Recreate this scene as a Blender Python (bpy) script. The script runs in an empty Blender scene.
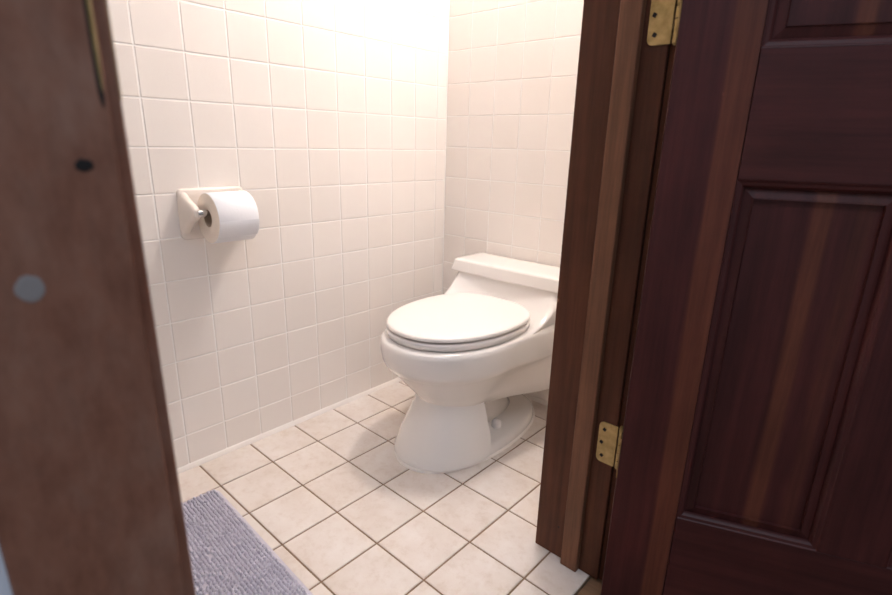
import bpy, bmesh, math, random
from mathutils import Vector, Matrix
random.seed(7)
SC = bpy.context.scene
COL = SC.collection

# ------------------------------------------------------------------ camera
F_PX, YAW, PIT, ROL = 520.7046, -0.7317, 0.2894, 0.0259
CAM = Vector((1.3741, -1.2965, 0.8966))
fw = Vector((math.sin(YAW)*math.cos(PIT), math.cos(YAW)*math.cos(PIT), -math.sin(PIT)))
rt = Vector((math.cos(YAW), -math.sin(YAW), 0)); up = rt.cross(fw)
r2 = rt*math.cos(ROL) + up*math.sin(ROL); u2 = -rt*math.sin(ROL) + up*math.cos(ROL)
cd = bpy.data.cameras.new('camera'); cam = bpy.data.objects.new('camera', cd); COL.objects.link(cam)
cam.matrix_world = Matrix(((r2.x, u2.x, -fw.x, CAM.x), (r2.y, u2.y, -fw.y, CAM.y), (r2.z, u2.z, -fw.z, CAM.z), (0, 0, 0, 1)))
cd.sensor_width = 36; cd.sensor_fit = 'HORIZONTAL'; cd.lens = F_PX/892*36
cd.clip_start = 0.01
cd.dof.use_dof = True; cd.dof.focus_distance = 1.45; cd.dof.aperture_fstop = 5.0
SC.camera = cam

# ------------------------------------------------------------------ world (dim bluish daylight of the hall)
HALL_LIGHT = 0.30
wd = bpy.data.worlds.new('world'); SC.world = wd; wd.use_nodes = True
bg = wd.node_tree.nodes['Background']
bg.inputs[0].default_value = (0.84, 0.88, 1.0, 1); bg.inputs[1].default_value = HALL_LIGHT

# unseen area light added for the hall's cool daylight, above and behind the camera
sl = bpy.data.lights.new('hall_daylight_fill', 'AREA'); sl.shape = 'RECTANGLE'; sl.size = 1.2; sl.size_y = 1.2
sl.color = (0.72, 0.83, 1.0); sl.energy = 26
so_ = bpy.data.objects.new('hall_daylight_fill', sl); COL.objects.link(so_); so_.location = (2.0, -1.7, 2.7)
so_.rotation_euler = (math.radians(-14), math.radians(22), 0)

SC.view_settings.view_transform = 'Standard'
try: SC.view_settings.look = 'None'
except TypeError: pass
SC.view_settings.gamma = 1.0
SC.view_settings.use_curve_mapping = False
SC.view_settings.exposure = 0.0
SC.cycles.use_denoising = True
SC.cycles.max_bounces = 12; SC.cycles.diffuse_bounces = 8
LAMP = 282.0           # emission strength of the wall lamp's glass globe
LAMP_COL = (1.0, 0.922, 0.89, 1)

# ------------------------------------------------------------------ measured layout (metres)
YB = 0.2118            # back wall face
XD0, XD1 = 0.866, 1.024  # door wall: bathroom side, hall side
YR, YL = -0.396, -1.187  # faces of the two jambs
P = 0.1095             # wall tile pitch
V0, Z0 = -0.8287, 1.0872
BX0 = 0.1069
Q, A0, B0 = 0.15337, -0.6521, 0.1391
YF = -2.1              # front end of the bathroom
CEIL = 2.4

# ------------------------------------------------------------------ materials
MATS = {}
def new_mat(name):
    m = bpy.data.materials.new(name); m.use_nodes = True
    nt = m.node_tree; b = nt.nodes['Principled BSDF']
    MATS[name] = m
    return m, nt, b
def N(nt, t, **kw):
    n = nt.nodes.new(t)
    for k, v in kw.items(): setattr(n, k, v)
    return n
def ramp(nt, fac, stops, interp='LINEAR'):
    r = N(nt, 'ShaderNodeValToRGB'); r.color_ramp.interpolation = interp
    el = r.color_ramp.elements
    while len(el) < len(stops): el.new(0.5)
    for e, (p, c) in zip(el, stops): e.position = p; e.color = (*c, 1) if len(c) == 3 else c
    nt.links.new(fac, r.inputs[0]); return r
def mixc(nt, a, b, fac, mode='MIX'):
    m = N(nt, 'ShaderNodeMix', data_type='RGBA', blend_type=mode)
    for s, v in ((m.inputs[0], fac), (m.inputs[6], a), (m.inputs[7], b)):
        if hasattr(v, 'links'): nt.links.new(v, s)
        else: s.default_value = v if not isinstance(v, tuple) else ((*v, 1) if len(v) == 3 else v)
    return m.outputs[2]
def coords(nt, scale=(1, 1, 1), rand=True, kind='Object'):
    tc = N(nt, 'ShaderNodeTexCoord'); mp = N(nt, 'ShaderNodeMapping')
    mp.inputs['Scale'].default_value = scale
    nt.links.new(tc.outputs[kind], mp.inputs[0])
    if rand:
        oi = N(nt, 'ShaderNodeObjectInfo'); mu = N(nt, 'ShaderNodeMath', operation='MULTIPLY'); mu.inputs[1].default_value = 37.0
        nt.links.new(oi.outputs['Random'], mu.inputs[0]); nt.links.new(mu.outputs[0], mp.inputs['Location'])
    return mp.outputs[0]
def noise(nt, vec, scale, detail=4, rough=.55):
    n = N(nt, 'ShaderNodeTexNoise'); n.inputs['Scale'].default_value = scale; n.inputs['Detail'].default_value = detail
    n.inputs['Roughness'].default_value = rough; nt.links.new(vec, n.inputs['Vector']); return n.outputs['Fac']
def bump(nt, b, h, strength, dist=.001):
    bn = N(nt, 'ShaderNodeBump'); bn.inputs['Strength'].default_value = strength; bn.inputs['Distance'].default_value = dist
    nt.links.new(h, bn.inputs['Height']); nt.links.new(bn.outputs[0], b.inputs['Normal'])
def plain(name, col, rough=.5, metal=0, spec=.5, coat=0):
    m, nt, b = new_mat(name)
    b.inputs['Base Color'].default_value = (*col, 1); b.inputs['Roughness'].default_value = rough
    b.inputs['Metallic'].default_value = metal; b.inputs['Specular IOR Level'].default_value = spec
    b.inputs['Coat Weight'].default_value = coat
    return m

# glazed wall tile, small tone differences from tile to tile
m, nt, b = new_mat('wall_tile_glaze')
oi = N(nt, 'ShaderNodeObjectInfo')
r = ramp(nt, oi.outputs['Random'], [(0, (.842, .787, .737)), (1, (.865, .815, .770))])
nt.links.new(r.outputs[0], b.inputs['Base Color']); b.inputs['Roughness'].default_value = .22
bump(nt, b, noise(nt, coords(nt), 30, 2), .05, .002)
m = plain('wall_grout', (.88, .86, .83), .85)
plain('wall_paint', (.62, .60, .57), .7)
plain('ceiling_paint', (.66, .64, .62), .8)
plain('hall_paint', (.74, .81, .90), .75)
plain('caulk', (.82, .77, .72), .5)

m, nt, b = new_mat('floor_tile_glaze')
co = coords(nt)
n1 = noise(nt, co, 9, 6, .65); n2 = noise(nt, co, 42, 5, .7)
r1 = ramp(nt, n1, [(.30, (.62, .53, .46)), (.52, (.71, .64, .585)), (.72, (.77, .72, .68))])
r2_ = ramp(nt, n2, [(.32, (.54, .43, .34)), (.5, (.73, .67, .62))])
c = mixc(nt, r1.outputs[0], r2_.outputs[0], .28)
nt.links.new(c, b.inputs['Base Color'])
rr = ramp(nt, n2, [(.3, (.5, .5, .5)), (.7, (.34, .34, .34))]); nt.links.new(rr.outputs[0], b.inputs['Roughness'])
bump(nt, b, n2, .12, .001)
m, nt, b = new_mat('floor_grout')
r = ramp(nt, noise(nt, coords(nt, rand=False), 18, 3), [(.3, (.17, .105, .06)), (.7, (.27, .18, .115))])
nt.links.new(r.outputs[0], b.inputs['Base Color']); b.inputs['Roughness'].default_value = .9

m, nt, b = new_mat('porcelain')
b.inputs['Base Color'].default_value = (.80, .765, .73, 1); b.inputs['Roughness'].default_value = .10
b.inputs['Coat Weight'].default_value = .3; b.inputs['Coat Roughness'].default_value = .05
m, nt, b = new_mat('seat_enamel')
b.inputs['Base Color'].default_value = (.83, .785, .75, 1); b.inputs['Roughness'].default_value = .25
plain('holder_glaze', (.80, .725, .655), .18)
m, nt, b = new_mat('tissue')
b.inputs['Base Color'].default_value = (.86, .87, .90, 1); b.inputs['Roughness'].default_value = .95
b.inputs['Specular IOR Level'].default_value = .1
bump(nt, b, noise(nt, coords(nt), 160, 3), .25, .001)
m, nt, b = new_mat('tissue_edge')
wv = N(nt, 'ShaderNodeTexNoise'); wv.inputs['Scale'].default_value = 90
b.inputs['Base Color'].default_value = (.80, .72, .64, 1); b.inputs['Roughness'].default_value = .95
plain('cardboard', (.42, .33, .25), .9)
plain('chrome', (.72, .71, .70), .22, 1)
plain('dark_hole', (.012, .010, .010), .9)
m, nt, b = new_mat('wood_filler')
b.inputs['Base Color'].default_value = (.27, .25, .245, 1); b.inputs['Roughness'].default_value = .9

m, nt, b = new_mat('brass')
co = coords(nt)
r = ramp(nt, noise(nt, co, 60, 4), [(.3, (.30, .22, .085)), (.7, (.49, .36, .17))])
nt.links.new(r.outputs[0], b.inputs['Base Color']); b.inputs['Metallic'].default_value = .75; b.inputs['Roughness'].default_value = .45
bump(nt, b, noise(nt, co, 300, 2), .1, .0005)

def wood(name, dark, mid, light, axis='z', rough=.5, streak=5.0, relief=.3, rand=True, spec=.5, fine=70):
    m, nt, b = new_mat(name)
    s = {'x': (.05, 1, 1), 'y': (1, .05, 1), 'z': (1, 1, .05)}[axis]
    co = coords(nt, s, rand)
    n1 = noise(nt, co, streak, 5, .6); n2 = noise(nt, co, fine, 6, .7); n3 = noise(nt, coords(nt, (1, 1, 1), rand), 4, 4, .6)
    r = ramp(nt, n1, [(.28, dark), (.5, mid), (.74, light)])
    g = ramp(nt, n2, [(.30, (.45, .42, .42)), (.62, (1.05, 1.05, 1.05))])
    c = mixc(nt, r.outputs[0], g.outputs[0], .75, 'MULTIPLY')
    bl = ramp(nt, n3, [(.3, (.72, .70, .70)), (.7, (1.15, 1.12, 1.1))])
    c = mixc(nt, c, bl.outputs[0], .8, 'MULTIPLY')
    nt.links.new(c, b.inputs['Base Color']); b.inputs['Roughness'].default_value = rough
    b.inputs['Specular IOR Level'].default_value = spec
    bump(nt, b, n2, relief, .0015)
    return m, nt, b, c
wood('jamb_wood', (.046, .0145, .007), (.086, .028, .013), (.145, .055, .026), rough=.62, relief=.55, fine=60, spec=.25)
wood('stop_wood', (.12, .052, .027), (.185, .085, .045), (.25, .125, .07), rough=.6, relief=.4, spec=.3)
m, nt, b = new_mat('casing_wood')
n1 = noise(nt, coords(nt, (1, 1, .6), False), 14, 6, .65); n2 = noise(nt, coords(nt, (1, 1.5, .5), False), 60, 5, .7); n3 = noise(nt, coords(nt, (1, 1, 1), False), 260, 3, .6)
r = ramp(nt, n1, [(.30, (.180, .070, .040)), (.48, (.250, .112, .072)), (.60, (.275, .140, .096)), (.74, (.31, .180, .138))])
g = ramp(nt, n2, [(.30, (.72, .70, .70)), (.62, (1.05, 1.05, 1.05))])
c = mixc(nt, r.outputs[0], g.outputs[0], .7, 'MULTIPLY')
nt.links.new(c, b.inputs['Base Color']); b.inputs['Roughness'].default_value = .7; b.inputs['Specular IOR Level'].default_value = .3
bump(nt, b, n2, .25, .001)
wood('hall_plank_wood', (.17, .10, .055), (.25, .155, .09), (.33, .215, .13), axis='x', rough=.45)

# the door's boards are glued up from strips of redder and browner wood
def door_wood(name, axis, bands):
    m, nt, b, c = wood(name, (.058, .0150, .0150), (.080, .0205, .0195), (.104, .030, .025), axis=axis, rough=.47, spec=.3, relief=.14, streak=7, rand=(axis == 'x'), fine=55)
    if bands:
        tc = N(nt, 'ShaderNodeTexCoord'); sx = N(nt, 'ShaderNodeSeparateXYZ')
        nt.links.new(tc.outputs['Object'], sx.inputs[0])
        nz = noise(nt, coords(nt, (3, 3, .6), False), 3, 2)
        ad = N(nt, 'ShaderNodeMath', operation='MULTIPLY_ADD'); ad.inputs[1].default_value = .012
        nt.links.new(nz, ad.inputs[0]); nt.links.new(sx.outputs[0], ad.inputs[2])
        st = [(0, (0, 0, 0))]
        for a, e, v in bands:
            st += [(a-.004, (0, 0, 0)), (a+.002, (v, v, v)), (e-.002, (v, v, v)), (e+.003, (0, 0, 0))]
        rb = ramp(nt, ad.outputs[0], st)
        c2 = mixc(nt, c, (1.95, 2.4, 1.5), rb.outputs[0], 'MULTIPLY')
        nt.links.new(c2, b.inputs['Base Color'])
    return m
door_wood('door_stile_wood', 'z', [(.080, .117, 1.0)])
door_wood('door_mullion_wood', 'z', [])
door_wood('door_rail_wood', 'x', [])
door_wood('door_panel_wood', 'z', [(.116, .139, .8), (.170, .19, .3)])

plain('mat_backing', (.56, .53, .60), .95)
m, nt, b = new_mat('mat_chenille')
co = coords(nt, rand=False)
r = ramp(nt, noise(nt, co, 60, 3), [(.3, (.47, .455, .54)), (.7, (.64, .62, .70))])
nt.links.new(r.outputs[0], b.inputs['Base Color']); b.inputs['Roughness'].default_value = .95
b.inputs['Sheen Weight'].default_value = .3
bump(nt, b, noise(nt, co, 700, 2), .5, .001)
m, nt, b = new_mat('lamp_glass')
b.inputs['Base Color'].default_value = (.9, .88, .85, 1)
b.inputs['Emission Color'].default_value = LAMP_COL; b.inputs['Emission Strength'].default_value = LAMP

# ------------------------------------------------------------------ mesh helpers
def link(name, me, mat, parent=None, loc=(0, 0, 0), rot=(0, 0, 0), smooth=False):
    if isinstance(me, bmesh.types.BMesh):
        bm = me; me = bpy.data.meshes.new(name)
        bmesh.ops.recalc_face_normals(bm, faces=bm.faces[:]); bm.to_mesh(me); bm.free()
    if mat and not me.materials: me.materials.append(MATS[mat])
    if smooth:
        for p in me.polygons: p.use_smooth = True
    o = bpy.data.objects.new(name, me); COL.objects.link(o)
    o.parent = parent; o.location = loc; o.rotation_euler = rot
    return o
def smooth_by_angle(o, deg=35):
    me = o.data; bm = bmesh.new(); bm.from_mesh(me)
    for f in bm.faces: f.smooth = True
    for e in bm.edges:
        e.smooth = not (len(e.link_faces) == 2 and e.calc_face_angle(0) > math.radians(deg))
    bm.to_mesh(me); bm.free()
def weighted(o):
    m = o.modifiers.new('weighted_normal', 'WEIGHTED_NORMAL'); m.keep_sharp = True
def empty(name, loc=(0, 0, 0), rotz=0, parent=None):
    o = bpy.data.objects.new(name, None); COL.objects.link(o); o.location = loc; o.rotation_euler = (0, 0, rotz)
    o.empty_display_size = .05; o.parent = parent
    return o
def tag(o, label, cat=None, group=None, kind=None):
    o['label'] = label
    if cat: o['category'] = cat
    if group: o['group'] = group
    if kind: o['kind'] = kind
    return o
def box_bm(x0, x1, y0, y1, z0, z1, bev=0, seg=2):
    bm = bmesh.new(); bmesh.ops.create_cube(bm, size=1)
    for v in bm.verts:
        v.co = Vector((x0 + (v.co.x+.5)*(x1-x0), y0 + (v.co.y+.5)*(y1-y0), z0 + (v.co.z+.5)*(z1-z0)))
    if bev: bmesh.ops.bevel(bm, geom=bm.edges[:], offset=bev, segments=seg, affect='EDGES', profile=.5)
    return bm
def box(name, b, mat, parent=None, bev=0, seg=2):
    o = link(name, box_bm(*b, bev=bev, seg=seg), mat, parent)
    if bev: smooth_by_angle(o, 50); weighted(o)
    return o
def loft_bm(rings, cap0=True, cap1=True):
    bm = bmesh.new(); R = [[bm.verts.new(c) for c in r] for r in rings]; n = len(R[0])
    for a, c in zip(R, R[1:]):
        for i in range(n):
            bm.faces.new((a[i], a[(i+1) % n], c[(i+1) % n], c[i]))
    if cap0: bm.faces.new(R[0][::-1])
    if cap1: bm.faces.new(R[-1])
    return bm
def lathe_bm(prof, n=32, axis='z'):
    rings = []
    for r, h in prof:
        rg = []
        for i in range(n):
            a = 2*math.pi*i/n; x, y = r*math.cos(a), r*math.sin(a)
            rg.append({'z': (x, y, h), 'y': (x, h, y), 'x': (h, x, y)}[axis])
        rings.append(rg)
    return loft_bm(rings)

# ------------------------------------------------------------------ the setting
def tile_mesh(w, h, t, e, name):
    """cushion-edged tile, face up at z=0, centred"""
    def ring(ins, z): return [(-w/2+ins, -h/2+ins, z), (w/2-ins, -h/2+ins, z), (w/2-ins, h/2-ins, z), (-w/2+ins, h/2-ins, z)]
    bm = loft_bm([ring(0, -t), ring(0, -e*.8), ring(e*.35, -e*.28), ring(e*1.2, 0)], cap0=False)
    me = bpy.data.meshes.new(name); bm.normal_update(); bm.to_mesh(me); bm.free()
    return me
CACHE = {}
def lay_tiles(parent, us, vs, place, mat, gap, t, e, show, name='tile', jit=.0):
    """grid of tiles between cut lines us x vs; place(u,v) -> (location, rotation)"""
    rest = bmesh.new(); n = 0
    for i in range(len(us)-1):
        for j in range(len(vs)-1):
            w, h = us[i+1]-us[i]-gap, vs[j+1]-vs[j]-gap
            if w < .004 or h < .004: continue
            u, v = (us[i]+us[i+1])/2, (vs[j]+vs[j+1])/2
            k = (mat, round(w, 4), round(h, 4))
            if k not in CACHE: CACHE[k] = tile_mesh(w, h, t, e, name)
            loc, rot = place(u, v)
            if show(u, v):
                link(name, CACHE[k], mat, parent, loc, (rot[0]+random.uniform(-jit, jit), rot[1]+random.uniform(-jit, jit), rot[2]))
            else:
                t_ = CACHE[k].copy()
                from mathutils import Euler
                t_.transform(Matrix.Translation(loc) @ Euler(rot).to_matrix().to_4x4()); rest.from_mesh(t_)
                bpy.data.meshes.remove(t_); n += 1
    if n:
        o = link('tile_field', rest, mat, parent); o['kind'] = 'stuff'
    else: rest.free()
def cuts(a, b, o, p):
    k0 = math.floor((a-o)/p)+1
    out = [a]; k = k0
    while o+k*p < b-1e-4:
        if o+k*p > a+1e-4: out.append(o+k*p)
        k += 1
    return out+[b]

GR = .0010   # grout sits this far behind the tile faces
wl = box('wall_left', (-.12, -GR, YF-.1, YB+.12, 0, CEIL), 'wall_grout')
tag(wl, 'cream glazed square tile wall that carries the toilet paper holder', kind='structure')
zc = cuts(0.002, CEIL, Z0, P)
lay_tiles(wl, cuts(YF, YB-.001, V0, P), zc, lambda u, v: ((0, u, v), (math.pi/2, 0, math.pi/2)), 'wall_tile_glaze', .0024, .0055, .0017,
          lambda u, v: u > -1.17 and v < 1.55, jit=.0025)
wb = box('wall_back', (-GR+.0005, 1.0, YB+GR, YB+.12, 0, CEIL), 'wall_grout')
tag(wb, 'cream glazed square tile wall behind the toilet tank', kind='structure')
lay_tiles(wb, cuts(0.0, XD0, BX0, P), cuts(0.002, CEIL, Z0+.0116, P), lambda u, v: ((u, YB, v), (math.pi/2, 0, 0)), 'wall_tile_glaze', .0024, .0055, .0017,
          lambda u, v: v < 1.7, jit=.0025)
wf = box('wall_front', (-.12, XD1, YF-.12, YF, 0, CEIL), 'wall_paint'); tag(wf, 'plain painted end wall of the bathroom', kind='structure')
# the wall that holds the doorway
wr = box('wall_right', (XD0+.004, XD1-.003, YR+.022, YB+.9, 0, CEIL), 'wall_paint'); tag(wr, 'painted wall behind the open door, hinge side', kind='structure')
wn = box('wall_near', (XD0+.004, XD1-.003, -3.2, YL-.022, 0, CEIL), 'hall_paint'); tag(wn, 'pale blue painted wall beside the latch side casing', kind='structure')
wh = box('wall_header', (XD0+.004, XD1-.003, YL-.022, YR+.022, 2.05, CEIL), 'hall_paint'); tag(wh, 'painted wall above the doorway', kind='structure')
ce = box('ceiling', (-.12, XD1, YF-.12, YB+.12, CEIL, CEIL+.1), 'ceiling_paint'); tag(ce, 'white bathroom ceiling', kind='structure')

fl = box('floor', (-.1, 1.007, YF-.1, YB+.1, -.06, -.0022), 'floor_grout'); tag(fl, 'beige square floor tiles with brown grout', kind='structure')
lay_tiles(fl, cuts(0.003, 1.007, B0, Q), cuts(YF, YB, A0, Q), lambda u, v: ((u, v, 0), (0, 0, 0)), 'floor_tile_glaze', .0042, .008, .0022,
          lambda u, v: True, jit=.0015)
fh = box('floor_hall', (1.0075, 3.2, -3.2, 1.1, -.06, -.012), 'dark_hole'); tag(fh, 'brown plank floor outside the bathroom door', kind='structure')
pk = {}
y = -3.2
PK_ME = None
while y < 1.05:
    if PK_ME is None:
        bmk = box_bm(1.008, 3.2, .0008, .0822, -.02, -.004, .0012, 1); PK_ME = bpy.data.meshes.new('plank'); bmk.to_mesh(PK_ME); bmk.free()
    link('plank', PK_ME, 'hall_plank_wood', fh, (0, y, 0)); y += .083

# bead of caulk where the left wall meets the floor
rings = []
for yy in (YF, YB):
    rings.append([(-.001, yy, -.001), (.009, yy, -.001), (.0088, yy, .0015), (.0065, yy, .005), (.004, yy, .009), (.0012, yy, .0125), (-.001, yy, .013)])
bl = link('baseboard_left', loft_bm(rings), 'caulk'); smooth_by_angle(bl, 60); tag(bl, 'white bead along the foot of the left tile wall', kind='structure')
rings = [[(xx, YB-y_, z_) for y_, z_ in ((-.001, -.001), (.010, -.001), (.007, .005), (.002, .012), (-.001, .013))] for xx in (.002, XD0)]
bb = link('baseboard_back', loft_bm(rings), 'caulk'); smooth_by_angle(bb, 60); tag(bb, 'white bead along the foot of the back wall', kind='structure')

# door frame
t1 = box('trim_1', (XD0, XD1, YR, YR+.021, 0, 2.05), 'jamb_wood', bev=.0025); tag(t1, 'dark reddish brown hinge side door jamb', kind='structure')
box('door_stop', (.941, .980, YR-.0145, YR+.001, 0, 2.02), 'stop_wood', t1, bev=.0025)
link('nail_hole', lathe_bm([(.0001, -.0003), (.0022, -.0004), (.0020, .0002), (.0001, .0002)], 10, 'y'), 'dark_hole', t1, (.922, YR, .078))
t2 = box('trim_2', (XD0, XD1, YL-.021, YL, 0, 2.05), 'casing_wood', bev=.0022); tag(t2, 'brown latch side door jamb', kind='structure')
box('door_stop', (.941, .980, YL-.001, YL+.0135, 0, 2.02), 'casing_wood', t2, bev=.0025)
t3 = box('trim_3', (XD0, XD1, YL, YR, 2.03, 2.05), 'jamb_wood'); tag(t3, 'brown head jamb over the doorway', kind='structure')
t4 = box('trim_4', (XD1-.004, XD1+.0125, -1.2855, YL-.0105, 0, 2.10), 'casing_wood', bev=.0022, seg=3); tag(t4, 'worn brown door casing board close to the camera', kind='structure')
XC = XD1+.0125
# strike plate on the jamb; its lip is let into the inner edge of the casing
box('strike_plate', (.986, XD1-.001, YL-.001, YL+.0002, .915, .99), 'brass', t2)
rings = []
for z_, s in ((.9175, .12), (.921, .45), (.930, .8), (.942, 1), (.965, 1), (.977, .8), (.986, .45), (.9895, .12)):
    c_ = YL-.0128; rings.append([(XC-.001, c_-.0012*s, z_), (XC+.0006, c_-.0012*s, z_), (XC+.0012*s+.0003, c_, z_), (XC+.0006, c_+.0012*s, z_), (XC-.001, c_+.0012*s, z_)])
sp = link('strike_lip', loft_bm(rings), 'brass', t4); smooth_by_angle(sp, 60); sp['label'] = 'brass lip of the strike plate'
rings = []
for z_, s in ((.9100, .15), (.9130, .6), (.918, .9), (.93, 1), (.975, 1), (.99, .8), (.994, .2)):
    c_ = YL-.0134; rings.append([(XC-.001, c_-.0020*s, z_), (XC+.0003, c_-.0019*s, z_), (XC+.0003, c_+.0010*s, z_), (XC-.001, c_+.0012*s, z_)])
link('mortise', loft_bm(rings), 'dark_hole', t4)
# nail hole and filled spot in the casing
def blob(name, y_, z_, ry, rz, h, mat, parent, n=14, wob=.15):
    rs = []
    ph = [random.uniform(1-wob, 1+wob) for _ in range(n)]
    for s, x in ((1.0, -.0006), (1.0, h*.5), (.8, h), (.02, h)):
        rs.append([(XC+x, y_+ry*s*ph[i]*math.cos(2*math.pi*i/n), z_+rz*s*ph[i]*math.sin(2*math.pi*i/n)) for i in range(n)])
    return link(name, loft_bm(rs), mat, parent)
TILT = .007        # the old latch side frame is a little out of plumb
for t_ in (t2, t4):
    t_.rotation_euler = (TILT, 0, 0); t_.location = (0, .9*math.sin(TILT)+YL*(1-math.cos(TILT)), -YL*math.sin(TILT))
o = blob('nail_hole', -1.2144, .8801, .0042, .0036, .0004, 'dark_hole', t4); o['label'] = 'black square nail hole'
o = blob('filler_spot', -1.2483, .8179, .0064, .0072, .0004, 'wood_filler', t4, 24, .05); o['label'] = 'pale grey round filler spot'
t5 = box('trim_5', (XD1-.003, XD1+.0125, YR+.0075, YR+.104, 0, 2.10), 'jamb_wood', bev=.002); tag(t5, 'dark door casing behind the open door', kind='structure')
t6 = box('trim_6', (XD1-.003, XD1+.0125, YL-.0075, YR+.0075, 2.04, 2.10), 'casing_wood', bev=.002); tag(t6, 'brown casing over the doorway', kind='structure')

# ------------------------------------------------------------------ door, open 112 degrees
DW, DT, DB, DH = .768, .038, .012, 2.02
door = empty('door_1', (1.053, -.441, 0), math.radians(22)); tag(door, 'dark mahogany panelled door standing open', kind='structure')
U = [0, .112, .336, .432, .656, DW]
ZR = [(DB, .238), (.854, 1.036), (1.60, 1.70), (1.90, DH)]
def dpart(name, b, mat):
    ox = b[0]
    o = box(name, (0, b[1]-b[0], b[2], b[3], b[4], b[5]), mat, door, bev=.0009, seg=1); o.location = (ox, 0, 0); return o
for a, e in ((U[0], U[1]), (U[4], U[5])): dpart('stile', (a, e-.0004, 0, DT, DB, DH), 'door_stile_wood')
for a, e in ZR: dpart('rail', (U[1]+.0004, U[4]-.0004, 0, DT, a, e), 'door_rail_wood')
SK = .013   # sticking width
def sticking(u0, u1, z0, z1, side):
    """one mitred strip of ogee moulding along an edge of a panel opening (both faces)"""
    prof = [(0, -.0002), (.0015, .0002), (.003, .0018), (.0045, .0022), (.008, .0030), (.0105, .0055), (SK, .0105), (SK, .0120), (0, .0120)]
    out = []
    for face in (0, 1):
        rings = []
        for end in (0, 1):
            rg = []
            for s, d in prof:
                dd = d if face == 0 else DT-d
                if side == 'b': p = (u0+s if end == 0 else u1-s, dd, z0+s)
                elif side == 't': p = (u0+s if end == 0 else u1-s, dd, z1-s)
                elif side == 'l': p = (u0+s, dd, z0+s if end == 0 else z1-s)
                else: p = (u1-s, dd, z0+s if end == 0 else z1-s)
                rg.append(p)
            rings.append(rg)
        out.append(loft_bm(rings))
    me = bpy.data.meshes.new('molding'); out[1].to_mesh(me); out[0].from_mesh(me); out[1].free(); bpy.data.meshes.remove(me)
    o = link('molding', out[0], 'door_mullion_wood' if side in 'lr' else 'door_rail_wood', door); smooth_by_angle(o, 28)
for k in range(3):
    z0, z1 = ZR[k][1], ZR[k+1][0]
    dpart('mullion', (U[2], U[3], 0, DT, z0+.0003, z1-.0003), 'door_mullion_wood')
    for u0, u1 in ((U[1], U[2]), (U[3], U[4])):
        for s in 'btlr': sticking(u0, u1, z0, z1, s)
        w = u1-u0
        def rg(i, d): return [(i, d, z0+i), (w-i, d, z0+i), (w-i, d, z1-i), (i, d, z1-i)]
        bm = loft_bm([rg(.004, .0135), rg(SK+.0, .0130), rg(.027, .0085), rg(.0278, .0062), rg(.0285, .0060), rg(.0286, DT-.006), rg(.027, DT-.0085), rg(SK, DT-.013), rg(.004, DT-.0135)])
        o = link('panel', bm, 'door_panel_wood', door, (u0, 0, 0))

# hinges between jamb and door
def rounded_leaf(w, h, t, r, n=5):
    """flat leaf in x (0..w) and z (0..h), rounded on its low x corners, thick along -y"""
    pts = []
    for cx_, cz_, a0 in ((r, r, 180), (r, h-r, 90)):
        pass
    pts += [(w, 0), ]
    for i in range(n+1):
        a = math.radians(270 - 90*i/n); pts.append((r+r*math.cos(a), r+r*math.sin(a)))
    for i in range(n+1):
        a = math.radians(180 - 90*i/n); pts.append((r+r*math.cos(a), h-r+r*math.sin(a)))
    pts.append((w, h))
    return loft_bm([[(x, 0, z) for x, z in pts], [(x, -t*.7, z) for x, z in pts], [(x*(1-.012)+.0003, -t, z*.99+.0004) for x, z in pts]])
def make_hinge(z, label):
    h = empty('door_hinge', (0, YR, z)); tag(h, label, 'hinge', 'brass door hinges')
    lf = link('leaf', rounded_leaf(.0385, .089, .0022, .0105), 'brass', h, (.988, 0, 0))
    for sx, sz in ((.012, .0735), (.0085, .0445), (.012, .0155)):
        s = link('screw', lathe_bm([(.0001, -.0008), (.0040, -.0008), (.0040, .0006), (.0001, .0006)], 14, 'y'), 'brass', h, (.988+sx, -.0022, sz))
        link('screw_slot', box_bm(-.0032, .0032, -.0011, -.0007, -.0032, .0032), 'dark_hole', s, (0, 0, 0), (0, .5, 0))
    px, py = 1.0345, .0005
    for i in range(5):
        a, e = i*.0178+.0005, (i+1)*.0178-.0005
        link('knuckle', lathe_bm([(.0001, a), (.0056, a), (.0062, a+.0006), (.0062, e-.0006), (.0056, e), (.0001, e)], 18), 'brass', h, (px, py, 0), smooth=False)
    link('pin', lathe_bm([(.0001, -.002), (.0036, -.002), (.0042, 0), (.0042, .089), (.0056, .0895), (.0056, .0915), (.003, .0925), (.0001, .0925)], 14), 'brass', h, (px, py, 0))
    # the other leaf, let into the door's edge
    dl = link('leaf', box_bm(-.0016, .0002, .012, .036, .002, .087), 'brass', h, (1.053-.0, -.441-YR, 0), (0, 0, math.radians(22)))
    return h
make_hinge(1.0535, 'brass door hinge cut off by the top edge of the picture')
make_hinge(.2850, 'brass door hinge near the floor with three dark screws')

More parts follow.
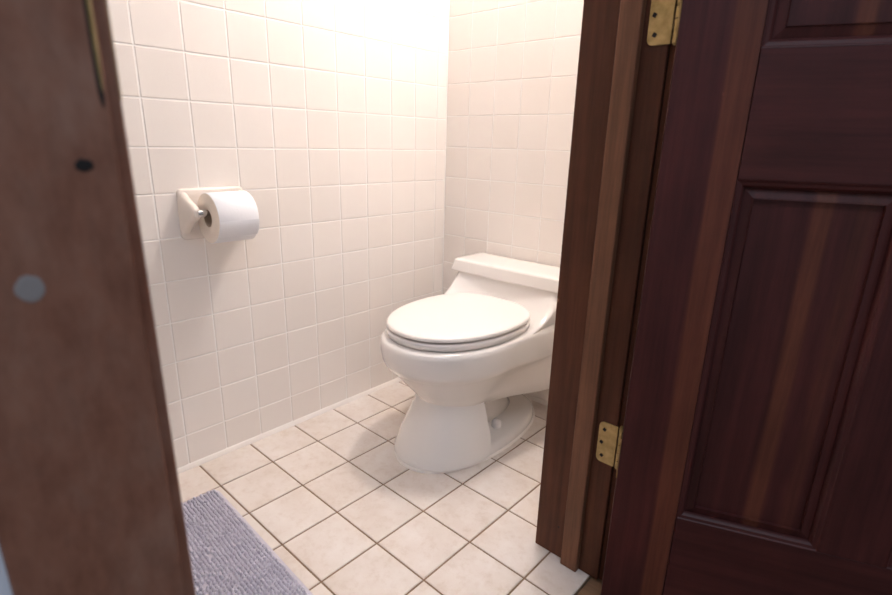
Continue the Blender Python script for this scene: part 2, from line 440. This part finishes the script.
# ------------------------------------------------------------------ toilet
toilet = empty('toilet', (.424, 0, 0), math.radians(1.5))
tag(toilet, 'white low one-piece toilet with closed lid on a flared pedestal', 'toilet')
def sag(z, t):            # the skirt hangs lower towards the wall
    return .020*min(1, t*1.6)*max(0, min(1, (.24-z)/.094))
def hull(z, yf, w1, w2, ym=-.17, yb=.199, ex=2.15, nf=40, ns=10, nb=8):
    pts = []
    for i in range(nf+1):
        a = math.pi*i/nf - math.pi/2      # left to right round the front
        c, s = math.sin(a), math.cos(a)
        pts.append((w1*math.copysign(abs(c)**(2/ex), c), ym - (ym-yf)*abs(s)**(2/ex), z))
    for i in range(1, ns+1):
        t = i/ns; q = min(1, t*(2 if z > .27 else 1)); e = q*q*(3-2*q)
        pts.append((w1+(w2-w1)*e, ym+(yb-ym)*t, z-sag(z, t)))
    for i in range(1, nb):
        pts.append((w2-2*w2*i/nb, yb, z-sag(z, 1)))
    for i in range(ns):
        t = 1-i/ns; q = min(1, t*(2 if z > .27 else 1)); e = q*q*(3-2*q)
        pts.append((-(w1+(w2-w1)*e), ym+(yb-ym)*t, z-sag(z, t)))
    return pts
lv = [(.146, -.300, .094, .184), (.149, -.304, .099, .188), (.18, -.322, .113, .192), (.21, -.348, .131, .195), (.24, -.375, .150, .199), (.266, -.398, .167, .203),
      (.282, -.413, .178, .206), (.292, -.424, .185, .208), (.308, -.432, .189, .209), (.335, -.438, .191, .209), (.358, -.438, .191, .208), (.368, -.435, .189, .206), (.373, -.430, .185, .203), (.375, -.422, .178, .198)]
bowl = link('bowl', loft_bm([hull(*a) for a in lv]), 'porcelain', toilet); smooth_by_angle(bowl, 50)
# pedestal: flared front shell, cut off sharply behind
def shell(z, yf, w, ym):
    pts = []
    n = 36
    for i in range(n+1):
        a = math.pi*i/n - math.pi/2; c, s = math.sin(a), math.cos(a)
        pts.append((w*math.copysign(abs(c)**(2/2.3), c), ym-(ym-yf)*abs(s)**(2/2.3), z))
    for t in (.75, .35, -.35, -.75):                      # hollow back
        pts.append((w*t, ym-.045*(1-abs(t)), z))
    return pts
ped = [(.008, -.395, .149, -.19), (.022, -.392, .147, -.19), (.04, -.383, .142, -.188), (.07, -.369, .136, -.186), (.10, -.354, .125, -.184), (.13, -.339, .114, -.182), (.155, -.328, .106, -.181), (.18, -.320, .100, -.18)]
o = link('pedestal', loft_bm([shell(*a) for a in ped]), 'porcelain', toilet); smooth_by_angle(o, 45)
def oval(z, ins, cy=-.108, hl=.290, hw=.152, n=56, ex=2.2):
    pts = []
    for i in range(n):
        a = 2*math.pi*i/n; c, s = math.cos(a), math.sin(a)
        pts.append(((hw-ins)*math.copysign(abs(c)**(2/ex), c), cy+(hl-ins)*math.copysign(abs(s)**(2/ex), s), z))
    return pts
o = link('foot', loft_bm([oval(0, .0), oval(.012, .001), oval(.022, .004), (oval(.028, .010)), oval(.030, .022), oval(.031, .05)]), 'porcelain', toilet); smooth_by_angle(o, 50)
o = link('caulk_line', loft_bm([oval(.0, -.0055), oval(.003, -.005), oval(.006, -.001)]), 'caulk', toilet); smooth_by_angle(o, 50)
# trapway column behind the pedestal shell
tr = []
for z_, w, y0, y1 in ((.01, .062, -.25, .12), (.05, .050, -.25, .09), (.10, .045, -.25, .07), (.15, .052, -.25, .08), (.20, .065, -.25, .10), (.25, .08, -.25, .14)):
    tr.append([(w*math.cos(2*math.pi*i/28), (y0+y1)/2+(y1-y0)/2*math.sin(2*math.pi*i/28), z_) for i in range(28)])
link('trapway', loft_bm(tr), 'porcelain', toilet, smooth=True)
for sx in (-1, 1):
    link('bolt_cap', lathe_bm([(.016, 0), (.0165, .004), (.0155, .018), (.012, .024), (.005, .026), (.0003, .0262)], 20), 'seat_enamel', toilet, (sx*.086, -.082, .029), smooth=True)
# tank rising in a hollow curve out of the deck
def tank_ring(z, yf, w, r, yb=.199, hollow=0.0, n=8):
    pts = []
    for i in range(n+1):
        a = math.radians(180+90*i/n); pts.append((-w+r+r*math.cos(a), yf+r+r*math.sin(a), z))
    for i in range(1, 16):
        x = (-1+2*i/16)*(w-r); pts.append((x, yf+hollow*(1-abs(x/(w-r))**2.4), z))
    for i in range(n+1):
        a = math.radians(270+90*i/n); pts.append((w-r+r*math.cos(a), yf+r+r*math.sin(a), z))
    pts += [(w, yb, z), (0, yb, z), (-w, yb, z)]
    return pts
tk = [(.34, -.100, .190, .03), (.371, -.098, .1945, .02), (.3765, -.082, .1965, .018), (.385, -.058, .199, .016), (.397, -.032, .202, .016), (.412, -.008, .204, .018), (.433, .016, .205, .022), (.455, .036, .2055, .026), (.478, .050, .206, .03)]
tk = [(z, y_, w, r, .199, max(0, c-y_)) for (z, y_, w, r), c in zip(tk, (-.06, -.05, -.02, .005, .022, .033, .041, .047, .050))]
o = link('tank', loft_bm([tank_ring(*a) for a in tk]), 'porcelain', toilet); smooth_by_angle(o, 50)
tl = [(.4715, .040, .222, .016, .200), (.4725, .0370, .2265, .017, .2025), (.476, .0360, .2285, .018, .2035), (.505, .0430, .2200, .016, .2025), (.5095, .0455, .2175, .014, .201), (.5115, .0495, .2135, .012, .198), (.5125, .060, .200, .011, .190), (.5132, .09, .15, .010, .165)]
o = link('tank_lid', loft_bm([tank_ring(*a) for a in tl]), 'porcelain', toilet); smooth_by_angle(o, 55); weighted(o)
# seat and lid
def egg(z, ins, hw=.1815, yf=-.418, yb=.034, n=72):
    pts = []; cy = -.165
    for i in range(n):
        a = 2*math.pi*i/n; c, s = math.cos(a), math.sin(a)
        ex = 2.12 if s < 0 else 2.5
        L = (cy-yf-ins) if s < 0 else (yb-cy-ins)
        pts.append(((hw-ins)*math.copysign(abs(c)**(2/ex), c), cy+L*math.copysign(abs(s)**(2/ex), s), z))
    return pts
so = [(.3775, .010), (.3782, .004), (.3805, .0005), (.393, -.0010), (.3962, .0010), (.3970, .008)]
o = link('seat', loft_bm([egg(z, i) for z, i in so]), 'seat_enamel', toilet); smooth_by_angle(o, 60)
lo = [(.4028, .014), (.4030, .003), (.4042, .0004), (.4095, .0000), (.4130, .0018), (.4147, .0050), (.4157, .012), (.4168, .05), (.4175, .10), (.4178, .16)]
o = link('lid', loft_bm([egg(z, i) for z, i in lo]), 'seat_enamel', toilet); smooth_by_angle(o, 60)
for sx in (-1, 1):
    o = link('seat_hinge', box_bm(sx*.075-.018, sx*.075+.018, .018, .052, .374, .4085, .006, 3), 'seat_enamel', toilet); smooth_by_angle(o, 60)
    for yy in (-.33, -.05):
        link('bumper', box_bm(sx*.12-.012, sx*.12+.012, yy-.006, yy+.006, .374, .3785, .001, 1), 'seat_enamel', toilet)

# ------------------------------------------------------------------ toilet paper holder and roll
HY0, HY1, HZ0, HZ1 = -.777, -.606, .642, .770
hol = empty('paper_holder', (0, (HY0+HY1)/2, HZ0)); tag(hol, 'cream ceramic toilet paper holder mounted on the left tile wall', 'paper holder')
hw_ = (HY1-HY0)/2; hh = HZ1-HZ0
def plate_ring(x, i, r=.012, n=5):
    pts = []
    for cy_, cz_, a0 in ((hw_-i-r, hh-i-r, 0), (-hw_+i+r, hh-i-r, 90), (-hw_+i+r, i+r, 180), (hw_-i-r, i+r, 270)):
        for k in range(n+1):
            a = math.radians(a0+90*k/n); pts.append((x, cy_+r*math.cos(a), cz_+r*math.sin(a)))
    return pts
o = link('back_plate', loft_bm([plate_ring(-.001, 0), plate_ring(.006, 0), plate_ring(.0105, .002), plate_ring(.012, .006), plate_ring(.0115, .018, .006), plate_ring(.010, .024, .005)]), 'holder_glaze', hol); smooth_by_angle(o, 60)
XR, ZR_ = .078, .0735     # roller axis: distance from the wall, height above the plate's foot
for s in (-1, 1):
    rings = []
    for t, in ((0,), (.12,), (.3,), (.5,), (.7,), (.85,), (.95,), (1.0,)):
        x = .008 + t*(XR+.004-.008)
        hz0 = .012*(1-t)**1.5 + (ZR_-.0155)*(1-(1-t)**1.5); hz1 = (hh-.006)*(1-t)**1.3 + (ZR_+.0165)*(1-(1-t)**1.3)
        th = .0145*(1-t) + .0095*t
        if t > .9: k = (1-(t-.9)/.1*.45); cz_ = (hz0+hz1)/2; hz0, hz1, th = cz_-(cz_-hz0)*k, cz_+(hz1-cz_)*k, th*(.6+.4*k)
        cy_ = s*(hw_-.013)
        n = 20; rg = []
        for k in range(n):
            a = 2*math.pi*k/n; c_, s_ = math.cos(a), math.sin(a)
            rg.append((x, cy_+th*math.copysign(abs(c_)**.7, c_), (hz0+hz1)/2+(hz1-hz0)/2*math.copysign(abs(s_)**.7, s_)))
        rings.append(rg)
    o = link('post', loft_bm(rings), 'holder_glaze', hol); smooth_by_angle(o, 50)
o = link('roller', lathe_bm([(.0001, -hw_+.014), (.0090, -hw_+.014), (.0098, -hw_+.018), (.0098, -hw_+.034), (.0062, -hw_+.036), (.0062, hw_-.028), (.0075, hw_-.026), (.0075, hw_-.014), (.0001, hw_-.014)], 20, 'y'), 'chrome', hol, (XR, 0, ZR_), smooth=False)
smooth_by_angle(o, 40)
RR, RC, RL = .0625, .0212, .103
roll = empty('toilet_paper_roll', (XR, (HY0+HY1)/2+.004, HZ0+ZR_-.0132)); tag(roll, 'white toilet paper roll hanging on the ceramic holder', 'toilet paper')
n = 48
def circ(r, y_): return [(r*math.cos(2*math.pi*i/n), y_, r*math.sin(2*math.pi*i/n)) for i in range(n)]
h2 = RL/2
o = link('paper', loft_bm([circ(RR-.0015, -h2+.0005), circ(RR, -h2+.002), circ(RR, h2-.002), circ(RR-.0015, h2-.0005)], False, False), 'tissue', roll, smooth=True)
for s in (-1, 1):
    link('paper_end', loft_bm([circ(RR-.0015, s*(h2-.0005)), circ(RR-.006, s*h2), circ(.04, s*(h2-.0005)), circ(RC+.001, s*h2), circ(RC+.0002, s*(h2-.003))], False, False), 'tissue_edge', roll, smooth=True)
link('core', loft_bm([circ(RC, -h2+.0005), circ(RC, h2-.0005), circ(RC-.0012, h2-.0005), circ(RC-.0012, -h2+.0005), circ(RC, -h2+.0005)], False, False), 'cardboard', roll)
# loose end of the outer sheet
rs = []
for k in range(9):
    a = math.radians(-2 - 5*k) ; r = RR+.0005+.0000*k
    rs.append((a, r))
bm = bmesh.new(); prev = None
for k, (a, r) in enumerate(rs):
    y0_, y1_ = -h2+.001, h2-.001
    if k == 0: y0_ += .0
    cur = [bm.verts.new((rr*math.cos(a), yy, rr*math.sin(a))) for rr, yy in ((r, y0_), (r, y1_), (r+.0006, y1_), (r+.0006, y0_))]
    if prev:
        for i in range(4): bm.faces.new((prev[i], prev[(i+1) % 4], cur[(i+1) % 4], cur[i]))
    else: bm.faces.new(cur)
    prev = cur
bm.faces.new(prev[::-1])
link('loose_sheet', bm, 'tissue', roll)

# ------------------------------------------------------------------ bath mat
MX0, MX1, MY0, MY1 = .148, .790, -1.255, -.826
MR = math.radians(-2.2)
mw, mh = (MX1-MX0)/2, (MY1-MY0)/2
mat_ = empty('bath_mat', (MX0+mw*math.cos(MR)+mh*math.sin(MR), -.820+mw*math.sin(MR)-mh*math.cos(MR), 0), MR); tag(mat_, 'lavender grey chenille bath mat on the tile floor', 'bath mat')
mw, mh = (MX1-MX0)/2, (MY1-MY0)/2
def mring(z, i, r=.018):
    pts = []
    for cx_, cy_, a0 in ((mw-i-r, mh-i-r, 0), (-mw+i+r, mh-i-r, 90), (-mw+i+r, -mh+i+r, 180), (mw-i-r, -mh+i+r, 270)):
        for k in range(7):
            a = math.radians(a0+90*k/6); pts.append((cx_+r*math.cos(a), cy_+r*math.sin(a), z))
    return pts
o = link('backing', loft_bm([mring(.0004, .001), mring(.003, 0), mring(.0055, .002), mring(.006, .006), mring(.006, .02)]), 'mat_backing', mat_); smooth_by_angle(o, 60)
nodes = []
LAT = [(0, .75), (.5, 1.05), (.82, .74)]   # (height fraction, radius factor)
verts, faces = [], []
def nub(x, y, r, h, lx, ly):
    b0 = len(verts); n = 7; ph = random.random()*6.28
    for t, k in LAT:
        for i in range(n):
            a = ph+2*math.pi*i/n
            verts.append((x+lx*t+r*k*math.cos(a), y+ly*t+r*k*math.sin(a), .005+h*t))
    verts.append((x+lx, y+ly, .005+h))
    for l in range(len(LAT)-1):
        for i in range(n):
            faces.append((b0+l*n+i, b0+l*n+(i+1) % n, b0+(l+1)*n+(i+1) % n, b0+(l+1)*n+i))
    t0 = b0+(len(LAT)-1)*n
    for i in range(n): faces.append((t0+i, t0+(i+1) % n, b0+len(LAT)*n))
SPX, SPY = .0089, .0081
iy = 0; y = -mh+.012
while y < mh-.011:
    x = -mw+.012 + (iy % 2)*SPX*.5
    while x < mw-.010:
        if random.random() > .015:
            nub(x+random.gauss(0, .0006), y+random.gauss(0, .0006), random.uniform(.0032, .0039), random.uniform(.0080, .0112), random.gauss(0, .0010), random.gauss(0, .0010))
        x += SPX
    y += SPY; iy += 1
me = bpy.data.meshes.new('chenille_pile'); me.from_pydata(verts, [], faces)
o = link('chenille_pile', me, 'mat_chenille', mat_, smooth=True); o['kind'] = 'stuff'

# ------------------------------------------------------------------ ceiling lamp, above the picture
lamp = empty('ceiling_lamp', (.55, .085, CEIL)); tag(lamp, 'globe ceiling lamp over the toilet, above the picture', 'lamp')
o = link('canopy', lathe_bm([(.062, .0), (.062, -.008), (.045, -.022), (.016, -.026), (.0005, -.026)], 32), 'chrome', lamp); smooth_by_angle(o, 40)
o = link('stem', lathe_bm([(.010, -.02), (.010, -.105), (.0005, -.105)], 16), 'chrome', lamp); smooth_by_angle(o, 40)
o = link('socket', lathe_bm([(.0005, -.095), (.024, -.095), (.032, -.105), (.030, -.135), (.0005, -.135)], 24), 'chrome', lamp); smooth_by_angle(o, 40)
gl = []
for k in range(1, 16):
    a = math.pi*k/16; gl.append((.068*math.sin(a), -.19-.068*math.cos(a)))
o = link('globe', lathe_bm(gl, 32), 'lamp_glass', lamp, smooth=True)
